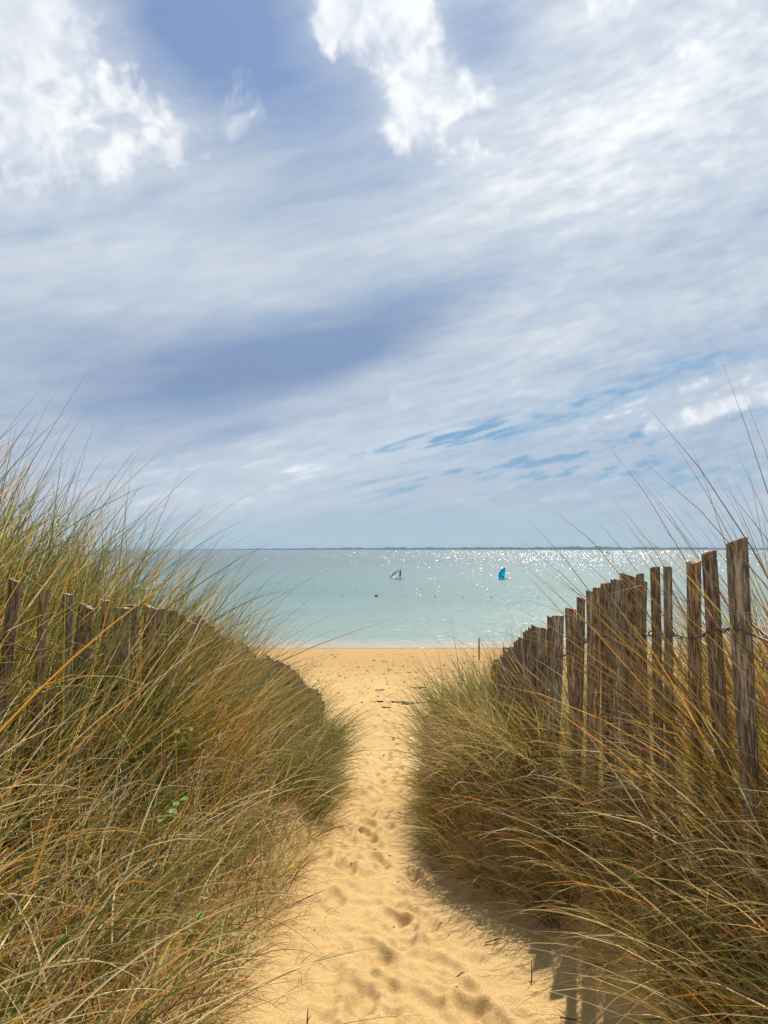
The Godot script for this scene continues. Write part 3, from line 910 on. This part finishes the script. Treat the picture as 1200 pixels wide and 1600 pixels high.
func build_stalks() -> void:
	var n := 0
	for s in [[-1.00, 8.6, 0.95, "orange seed head standing above the left tussock near the sea"], [-0.98, 6.9, 0.9, "smaller orange seed head left of the one by the beach opening"],
			[0.93, 7.4, 0.98, "short orange seed head rising over the right tussock"], [1.16, 1.95, 0.62, "feathery tan seed head before the nearest right pale"]]:
		var at := Vector3(s[0], ground_y(s[0], s[1]), -float(s[1]))
		var o := base("seed_stalk", at)
		tag(o, s[3], "seed head", "seed heads in the marram")
		var h: float = s[2]
		var st := begin()
		tube(st, [Vector3.ZERO, Vector3(0.01, h * 0.5, 0), Vector3(0.015, h * 0.8, 0)], [0.002, 0.0017, 0.0014], 5)
		put("stem", done(st), M.seed, o)
		st = begin()
		for k in 70:
			var t := k / 70.0
			var p := Vector3(0.015, h * (0.78 + 0.22 * t), 0)
			var a := k * 2.4
			var out := Vector3(cos(a), 1.6, sin(a)).normalized() * 0.026 * (1.0 - 0.6 * absf(t - 0.4))
			tube(st, [p, p + out * 0.6, p + out], [0.0022, 0.0026, 0.0004], 4, false)
		put("spike", done(st), M.seed, o)
		n += 1
	# a leafy creeper with small round leaves, low in the left bank
	for s in [[-1.12, 4.0, 0.62, "leafy green creeper with shiny pale leaves before the middle of the left fence"], [-0.98, 3.3, 0.40, "small green creeper low in the left bank under the fence"],
			[-0.74, 3.0, 0.24, "small creeper sprig with round leaves near the sand on the left"], [-0.66, 3.3, 0.16, "lowest creeper sprig at the sand edge on the left"]]:
		var at := Vector3(s[0], ground_y(s[0], s[1]) + 0.0, -float(s[1]))
		var o := base("creeper", at)
		tag(o, s[3], "plant", "creepers in the left bank")
		var top: float = s[2]
		var st := begin()
		tube(st, [Vector3.ZERO, Vector3(0.03, top * 0.5, 0.02), Vector3(0.05, top, 0.03)], [0.003, 0.0025, 0.0015], 5)
		put("stem", done(st), M.leaf, o)
		for k in 16:
			var c := Vector3(0.05 + r(-0.07, 0.07), top * r(0.55, 1.05), r(-0.05, 0.09))
			var m := begin()
			var q := r(0.012, 0.024)
			var rim := []
			for e in 8:
				var f := TAU * e / 8.0
				rim.append(Vector3(cos(f) * q, 0.15 * q * cos(f * 2.0), sin(f) * q * 0.85 * (1.0 - 0.25 * cos(f))))
			for e in 8:
				for z in [Vector3(0, -q * 0.2, 0), rim[e], rim[(e + 1) % 8]]: m.add_vertex(z)
			var lf := put("leaf", done(m), M.leaf, o)
			lf.position = c
			lf.rotation = Vector3(r(-0.2, 1.1), r(0, TAU), r(-0.5, 0.5))

# ------------------------------------------------------------------ people on the water
func smin(a: float, b: float, k: float) -> float:
	var h := clampf(0.5 + 0.5 * (b - a) / k, 0.0, 1.0)
	return lerpf(b, a, h) - k * h * (1.0 - h)

func body_mesh(bones: Array, cell: float) -> ArrayMesh:
	# bones: [from, to, radius, radius]; one skin over all of them by surface nets
	var lo := Vector3(INF, INF, INF)
	var hi := -lo
	for b in bones:
		for k in 2:
			var e := Vector3.ONE * (float(b[2 + k]) + 0.08)
			lo = lo.min(b[k] - e)
			hi = hi.max(b[k] + e)
	var n := Vector3i(((hi - lo) / cell).ceil()) + Vector3i.ONE
	var f := PackedFloat32Array()
	f.resize(n.x * n.y * n.z)
	for z in n.z:
		for y in n.y:
			for x in n.x:
				var p := lo + Vector3(x, y, z) * cell
				var best := 1.0
				for b in bones:
					var a: Vector3 = b[0]
					var ab: Vector3 = b[1] - a
					var t := clampf((p - a).dot(ab) / maxf(ab.length_squared(), 1e-6), 0.0, 1.0)
					best = smin(best, p.distance_to(a + ab * t) - lerpf(b[2], b[3], t), 0.035)
				f[(z * n.y + y) * n.x + x] = best
	var at := {}
	var vs := []
	for z in n.z - 1:
		for y in n.y - 1:
			for x in n.x - 1:
				var sum := Vector3.ZERO
				var cnt := 0
				for e in [[0, 1], [2, 3], [4, 5], [6, 7], [0, 2], [1, 3], [4, 6], [5, 7], [0, 4], [1, 5], [2, 6], [3, 7]]:
					var a := Vector3i(e[0] & 1, (e[0] >> 1) & 1, e[0] >> 2)
					var b := Vector3i(e[1] & 1, (e[1] >> 1) & 1, e[1] >> 2)
					var fa := f[((z + a.z) * n.y + y + a.y) * n.x + x + a.x]
					var fb := f[((z + b.z) * n.y + y + b.y) * n.x + x + b.x]
					if (fa < 0.0) != (fb < 0.0):
						sum += Vector3(a).lerp(Vector3(b), fa / (fa - fb))
						cnt += 1
				if cnt:
					at[Vector3i(x, y, z)] = vs.size()
					vs.append(lo + (Vector3(x, y, z) + sum / cnt) * cell)
	var st := begin()
	st.set_smooth_group(1)
	for z in range(1, n.z - 1):
		for y in range(1, n.y - 1):
			for x in range(1, n.x - 1):
				var f0 := f[(z * n.y + y) * n.x + x]
				for ax in 3:
					var s: Vector3i = [Vector3i(1, 0, 0), Vector3i(0, 1, 0), Vector3i(0, 0, 1)][ax]
					var f1 := f[((z + s.z) * n.y + y + s.y) * n.x + x + s.x]
					if (f0 < 0.0) == (f1 < 0.0): continue
					var u: Vector3i = [Vector3i(0, 1, 0), Vector3i(0, 0, 1), Vector3i(1, 0, 0)][ax]
					var w: Vector3i = [Vector3i(0, 0, 1), Vector3i(1, 0, 0), Vector3i(0, 1, 0)][ax]
					var c := Vector3i(x, y, z)
					var q := [at[c - u - w], at[c - w], at[c], at[c - u]]
					if f0 < 0.0: q.reverse()
					for k in [0, 1, 2, 0, 2, 3]: st.add_vertex(vs[q[k]])
	return done(st)

func wing_foiler(x: float, d: float, turn: float, wing_basis: Basis, wing_at: Vector3, cloth: Material, labels: Array) -> void:
	# board, just clear of the water
	var at := Vector3(x, 0.06, -d)
	var st := begin()
	var rows := []
	for i in 13:
		var t := i / 12.0 * 2.0 - 1.0
		var w := 0.33 * pow(maxf(0.0, 1.0 - pow(absf(t), 3.0)), 0.6) + 0.01
		var ring := []
		for k in 10:
			var f := TAU * k / 10.0
			ring.append(Vector3(t * 0.85, 0.06 * sin(f) + 0.05 * t * t + 0.06, cos(f) * w))
		rows.append(ring)
	st.set_smooth_group(1)
	for i in 12:
		for k in 10:
			var e := (k + 1) % 10
			for z in [rows[i][k], rows[i + 1][k], rows[i][e], rows[i][e], rows[i + 1][k], rows[i + 1][e]]: st.add_vertex(z)
	var bd := base("foil_board", at)
	bd.rotation.y = turn
	tag(bd, labels[0], "board", "foil boards on the sea")
	put("deck", done(st), M.black, bd)
	st = begin()
	tube(st, [Vector3(-0.1, 0.05, 0), Vector3(-0.1, -0.5, 0)], [0.03, 0.03], 6)
	put("mast", done(st), M.black, bd)
	# the rider: knees bent, leaning back against the pull, arms forward to the handles
	var hip := Vector3(0.14, 0.86, 0.0)
	var chest := Vector3(0.20, 1.28, 0.0)
	var bones := [[hip, chest, 0.125, 0.15], [chest, Vector3(0.19, 1.44, 0), 0.10, 0.05], [Vector3(0.185, 1.44, 0), Vector3(0.165, 1.55, 0), 0.05, 0.07], [Vector3(0.165, 1.57, 0), Vector3(0.165, 1.64, 0), 0.095, 0.085]]
	for s in [-1.0, 1.0]:
		var knee := Vector3(0.10 + 0.12 * s, 0.50, 0.08 * s - 0.05)
		var ankle := Vector3(0.02 + 0.22 * s, 0.16, 0.04 * s)
		bones.append([hip + Vector3(0.05 * s, -0.04, 0.07 * s), knee, 0.092, 0.06])
		bones.append([knee, ankle, 0.062, 0.042])
		bones.append([ankle, ankle + Vector3(-0.03, -0.045, -0.15), 0.042, 0.03])
		var sh := chest + Vector3(0.0, 0.08, 0.17 * s)
		var elbow := sh + Vector3(-0.20, -0.12, 0.06 * s)
		var wrist := elbow + Vector3(-0.19, 0.13, -0.05 * s)
		bones.append([sh, elbow, 0.055, 0.042])
		bones.append([elbow, wrist, 0.042, 0.03])
		for fg in 4:
			bones.append([wrist, wrist + Vector3(-0.07, 0.02 + 0.004 * fg, (fg - 1.5) * 0.018), 0.02, 0.012])
		bones.append([wrist, wrist + Vector3(-0.03, 0.035, 0.03 * s), 0.016, 0.012])
	var man := base("person", at)
	man.rotation.y = turn
	tag(man, labels[1], "person", "wing foilers on the sea")
	put("body", body_mesh(bones, 0.028), M.black, man)
	st = begin()
	var face := SphereMesh.new()
	face.radius = 0.085
	face.height = 0.19
	face.radial_segments = 14
	face.rings = 8
	var fc := put("face", face, M.skin, man)
	fc.position = Vector3(0.145, 1.605, 0.0)
	tube(st, [Vector3(0.065, 1.62, 0), Vector3(0.04, 1.59, 0), Vector3(0.062, 1.575, 0)], [0.008, 0.016, 0.008], 6)
	put("nose", done(st), M.skin, man)
	var hair := SphereMesh.new()
	hair.radius = 0.104
	hair.height = 0.2
	hair.radial_segments = 14
	hair.rings = 8
	put("hair", hair, M.hair, man).position = Vector3(0.185, 1.63, 0.0)
	# the inflated wing: swept leading edge tube, strut and a billowing canopy
	var wg := base("hand_wing", at + wing_at)
	wg.basis = wing_basis
	tag(wg, labels[2], "wing", "hand held wings")
	st = begin()
	var pts := []
	var rd := []
	var half := 1.45
	for i in 17:
		var t := i / 8.0 - 1.0
		pts.append(Vector3(t * half, -0.22 * t * t, 0.52 * t * t))
		rd.append(0.11 * (1.0 - 0.6 * absf(t)))
	tube(st, pts, rd, 8)
	put("leading_edge", done(st), M.black, wg)
	st = begin()
	tube(st, [Vector3(0, -0.05, 0), Vector3(0, -0.12, 0.55), Vector3(0, -0.10, 1.05)], [0.075, 0.06, 0.03], 8)
	put("strut", done(st), M.black, wg)
	st = begin()
	st.set_smooth_group(1)
	var cv := []
	for i in 17:
		var t := i / 8.0 - 1.0
		var row := []
		var chord := 1.12 * pow(maxf(0.0, 1.0 - t * t), 0.75) + 0.03
		for k in 6:
			var u := k / 5.0
			row.append(pts[i] + Vector3(0, 0.05 + 0.16 * sin(u * PI) * (1.0 - t * t), chord * u))
		cv.append(row)
	for i in 16:
		for k in 5:
			for z in [cv[i][k], cv[i][k + 1], cv[i + 1][k], cv[i + 1][k], cv[i][k + 1], cv[i + 1][k + 1]]: st.add_vertex(z)
	put("canopy", done(st), cloth, wg)

func build_water_things() -> void:
	var d := 142.0
	wing_foiler((624.0 - 600.0) / 1155.0 * d, d, 0.15, Basis(Vector3(0.76, 0.60, 0.25), Vector3(-0.62, 0.78, 0.06), Vector3(-0.16, -0.20, 0.97)).orthonormalized(), Vector3(-0.75, 1.25, -0.3), M.slate,
		["dark foil board under the left rider", "person in dark wetsuit holding the thin edge-on wing, left of the blue one", "dark wing seen nearly edge-on beside the left rider"])
	wing_foiler((785.5 - 600.0) / 1155.0 * d, d, -0.1, Basis(Vector3(0.30, 0.92, 0.25), Vector3(-0.5, 0.1, 0.85), Vector3(0.85, -0.35, 0.42)).orthonormalized(), Vector3(-0.72, 1.05, 0.25), M.cyan,
		["dark foil board under the rider with the blue wing", "person in dark wetsuit standing behind the bright blue wing", "bright blue wing with dark leading edge, held upright by the right rider"])
	# broken water behind the right board
	var st := begin()
	for k in 26:
		var t := k / 26.0
		var c := Vector3(0.6 + t * 1.7 + r(-0.1, 0.1), 0.04, r(-0.5, 0.5))
		var q := r(0.08, 0.2) * (1.1 - t * 0.6)
		tube(st, [c + Vector3(-q, 0, 0), c + Vector3(-q * 0.4, q * 0.5, 0), c + Vector3(q * 0.4, q * 0.4, 0), c + Vector3(q, 0, 0)], [0.01, q * 0.6, q * 0.5, 0.01], 6, false)
	var o := put("wake", done(st), M.foam)
	o.position = Vector3((785.5 - 600.0) / 1155.0 * d, 0.0, -d)
	tag(o, "white broken water trailing right of the blue wing's board", "wake", "", "stuff")
	# buoys along the swimming line
	var line := [[588.0, 73.7, 0.20, 0], [535.5, 73.5, 0.10, 1], [635.0, 74.7, 0.09, 1], [679.0, 74.6, 0.12, 1], [723.5, 75.0, 0.09, 1], [767.0, 75.6, 0.13, 1], [839.0, 76.5, 0.10, 1]]
	var names := ["largest dark round buoy, left of the swimming line", "small buoy leftmost in the floating line", "small yellow buoy right of the large dark one", "yellow buoy below and left of the blue wing, third in the line",
		"small buoy midway between the two wings and nearer the beach", "yellow buoy just below the rider with the blue wing", "small buoy at the right end of the line, near the fence grass"]
	for i in line.size():
		var b: Array = line[i]
		var dd := EYE * 1155.0 / float(b[1])
		var bo := base("buoy", Vector3((b[0] - 600.0) / 1155.0 * dd, 0.0, -dd))
		tag(bo, names[i], "buoy", "buoys of the swimming line")
		var q: float = b[2]
		var s := SphereMesh.new()
		s.radius = q
		s.height = q * 1.8
		s.radial_segments = 16
		s.rings = 8
		put("float", s, M.buoy if b[3] else M.buoy_dark, bo).position.y = q * 0.4
		st = begin()
		tube(st, [Vector3(0, q * 1.2, 0), Vector3(0, q * 1.35, 0), Vector3(0, q * 1.6, 0)], [q * 0.35, q * 0.25, q * 0.12], 8)
		put("cap", done(st), M.black, bo)
	# a yacht at anchor far off
	d = 1020.0
	var yx := (949.0 - 600.0) / 1155.0 * d
	var y := base("sailing_yacht", Vector3(yx, 0.0, -d))
	tag(y, "small anchored yacht with a bare mast before the far coast", "sailboat")
	st = begin()
	rows_hull(st, 6.0, 0.9, 1.15)
	put("hull", done(st), M.gull, y)
	var bx := BoxMesh.new()
	bx.size = Vector3(2.4, 0.5, 1.2)
	put("cabin", bx, M.white, y).position = Vector3(-0.3, 1.3, 0)
	st = begin()
	tube(st, [Vector3(0.3, 1.0, 0), Vector3(0.3, 11.0, 0)], [0.10, 0.06], 6)
	put("mast", done(st), M.gull, y)
	st = begin()
	tube(st, [Vector3(0.3, 2.1, 0), Vector3(-2.6, 2.0, 0)], [0.12, 0.10], 6)
	put("boom", done(st), M.gull, y)
	st = begin()
	tube(st, [Vector3(3.0, 1.2, 0), Vector3(0.3, 10.8, 0)], [0.03, 0.03], 4)
	tube(st, [Vector3(-3.0, 1.1, 0), Vector3(0.3, 10.8, 0)], [0.03, 0.03], 4)
	put("rigging", done(st), M.gull, y)
	st = begin()
	tube(st, [Vector3(-2.7, 0.9, 0), Vector3(-2.8, 2.6, 0)], [0.10, 0.08], 5)
	put("outboard", done(st), M.gull, y)

func rows_hull(st: SurfaceTool, length: float, beam: float, height: float) -> void:
	var rows := []
	for i in 13:
		var t := i / 12.0 * 2.0 - 1.0
		var w := beam * (1.0 - pow(maxf(t, 0.0), 2.2)) * (1.0 - 0.3 * pow(maxf(-t, 0.0), 2.0)) + 0.02
		var ring := []
		for k in 7:
			var f := PI * k / 6.0
			ring.append(Vector3(t * length * 0.5, height * (1.0 - pow(sin(f), 0.7) * 1.25) + 0.12 * t * t, cos(f) * w))
		rows.append(ring)
	st.set_smooth_group(1)
	for i in 12:
		for k in 7:
			var e := (k + 1) % 7
			for z in [rows[i][k], rows[i][e], rows[i + 1][k], rows[i][e], rows[i + 1][e], rows[i + 1][k]]: st.add_vertex(z)

# ------------------------------------------------------------------ things on the sand
func build_wrack() -> void:
	# heaps of dry seaweed on the upper beach: [x pixel scale, depth, size]
	var spots := [[0.026, 19.3, 0.16, "dark seaweed strands at the left part of the dark line on the beach"], [0.010, 19.5, 0.10, "small seaweed scrap in the middle of the dark line"], [0.043, 19.0, 0.26, "longest dark seaweed strands reaching to the right tussock"],
		[-0.009, 19.4, 0.11, "round seaweed scrap at the left end of the dark line"], [-0.006, 22.8, 0.08, "single seaweed scrap above the dark line on the left"], [0.049, 23.5, 0.12, "seaweed scrap beside the right tussock, above the dark line"], [0.003, 17.9, 0.06, "tiny seaweed scrap nearest on the path"]]
	for s in spots:
		var d: float = s[1]
		var x: float = float(s[0]) * d
		var st := begin()
		var q: float = s[2]
		tube(st, [Vector3(-q * 1.8, 0, 0), Vector3(-q * 0.6, 0.012, q * 0.25), Vector3(q * 0.5, 0.012, -q * 0.25), Vector3(q * 1.8, 0, q * 0.1)], [0.006, q * 0.10, q * 0.09, 0.005], 6)
		for k in 26:
			var a := rng.randf() * TAU
			var p := Vector3(r(-q, q) * 1.5, r(0.0, 0.012), 0.0)
			p.z = (-p.x * 0.45 if absf(p.x) < q * 0.6 else -signf(p.x) * 0.25 * q * clampf((1.8 * q - absf(p.x)) / (1.2 * q), 0.0, 1.0)) + r(-0.05, 0.05) * q
			var e := Vector3(cos(a) * q * 0.7, r(0.0, 0.02), sin(a) * q * 0.5)
			tube(st, [p, p + e * 0.5 + Vector3(0, 0.014, 0), p + e], [0.006, r(0.006, 0.014), 0.004], 5)
		var o := put("seaweed", done(st), M.weed)
		o.position = Vector3(x, ground_y(x, d) + ground_detail(x, d), -d)
		tag(o, s[3], "seaweed", "seaweed on the beach")
	# many small dark bits and shells higher and lower on the beach
	var mm := MultiMesh.new()
	mm.transform_format = MultiMesh.TRANSFORM_3D
	var sp := SphereMesh.new()
	sp.radius = 1.0
	sp.height = 1.2
	sp.radial_segments = 7
	sp.rings = 4
	mm.mesh = sp
	mm.instance_count = 700
	for i in 700:
		var d := 3.0 + 36.0 * rng.randf()
		if rng.randf() < 0.45: d = 27.0 + rng.randfn(0.0, 3.5)
		d = clampf(d, 3.0, 42.0)
		var x := r(-0.17, 0.17) * maxf(d, 6.0)
		if d < 13.0: x = lerpf(left_edge(d), right_edge(d), rng.randf())
		var q := d * 0.0011 * r(0.35, 1.5)
		var bs := Basis(Vector3.UP, r(0, TAU)).scaled_local(Vector3(q * r(1.0, 2.4), q * 0.7, q))
		mm.set_instance_transform(i, Transform3D(bs, Vector3(x, ground_y(x, d) + ground_detail(x, d), -d)))
	var o := MultiMeshInstance3D.new()
	o.name = numbered("beach_litter")
	o.multimesh = mm
	o.material_override = M.weed
	add_child(o)
	tag(o, "scattered dark scraps of weed and shell strewn over the beach and path", "beach debris", "", "stuff")
	# twigs on the near sand
	var tw := [[0.30, 3.25, 0.09, 0.9, "thin dark twig on the sand in the middle of the path"], [0.66, 2.86, 0.085, -0.7, "forked brown twig on the sand by the fence shadows"], [-0.28, 2.78, 0.06, 1.6, "short upright twig at the left of the near sand"],
		[-0.50, 4.15, 0.22, 0.7, "long dark twig leaning out of the left grass"], [0.36, 2.75, 0.06, -0.2, "small flat twig at the bottom edge of the path"], [0.48, 3.6, 0.10, 0.25, "brown root piece lying along the foot of the right bank"], [0.62, 3.2, 0.07, 1.4, "upright sprig in the shade of the right fence"]]
	for t in tw:
		var x: float = t[0]
		var d: float = t[1]
		var q: float = t[2]
		var st := begin()
		var a: float = t[3]
		var up := 0.9 if absf(a) > 1.2 else 0.12
		var e := Vector3(cos(a) * q, up * q, -sin(a) * q * 0.8)
		tube(st, [Vector3.ZERO, e * 0.5 + Vector3(0, 0.006, 0.004), e], [0.0032, 0.0028, 0.0012], 6)
		tube(st, [e * 0.45, e * 0.6 + Vector3(0.012, 0.012, 0.01)], [0.002, 0.001], 5)
		var w := put("twig", done(st), M.twig)
		w.position = Vector3(x, ground_y(x, d) + ground_detail(x, d) + 0.004, -d)
		tag(w, t[4], "twig", "twigs on the sand")

# ------------------------------------------------------------------ all of it
func _ready() -> void:
	rng.seed = 4242
	nz.seed = 3; nz.noise_type = FastNoiseLite.TYPE_SIMPLEX_SMOOTH; nz.frequency = 0.01; nz.fractal_octaves = 3
	nf.seed = 8; nf.noise_type = FastNoiseLite.TYPE_SIMPLEX_SMOOTH; nf.frequency = 0.1; nf.fractal_octaves = 3
	# camera
	var cam := Camera3D.new()
	cam.position = Vector3(0, EYE, 0)
	cam.rotation = Vector3(atan(58.0 / 1155.0), 0, 0)
	cam.fov = rad_to_deg(2.0 * atan(800.0 / 1155.0))
	cam.near = 0.05
	cam.far = 30000.0
	add_child(cam)
	# sun: high, ahead and a little to the right
	var sun := DirectionalLight3D.new()
	sun.name = "sun"
	sun_dir = Vector3(sin(deg_to_rad(18.0)) * cos(deg_to_rad(54.0)), sin(deg_to_rad(54.0)), -cos(deg_to_rad(18.0)) * cos(deg_to_rad(54.0)))
	sun.look_at_from_position(sun_dir * 100.0, Vector3.ZERO, Vector3.UP)
	sun.light_energy = 1.6
	sun.light_color = Color(1.0, 0.95, 0.86)
	sun.light_angular_distance = 0.5
	sun.shadow_enabled = true
	add_child(sun)
	# sky, exposure, air
	var env := Environment.new()
	env.background_mode = Environment.BG_SKY
	var mat := PanoramaSkyMaterial.new()
	mat.panorama = build_sky()
	env.sky = Sky.new()
	env.sky.sky_material = mat
	env.tonemap_mode = Environment.TONE_MAPPER_LINEAR
	env.tonemap_exposure = 1.42
	env.sdfgi_enabled = true
	env.ssao_enabled = true
	env.ssil_enabled = true
	env.fog_enabled = true
	env.fog_density = 0.00005
	env.fog_light_color = Color(0.66, 0.80, 0.97)
	var we := WorldEnvironment.new()
	we.environment = env
	add_child(we)
	build_materials()
	build_ground()
	build_sea()
	build_coast()
	build_fence(1, "weathered split chestnut fence on the right bank with twisted wire")
	build_fence(-1, "chestnut fence half hidden by grass on the left bank")
	build_grass()
	build_water_things()
	build_wrack()
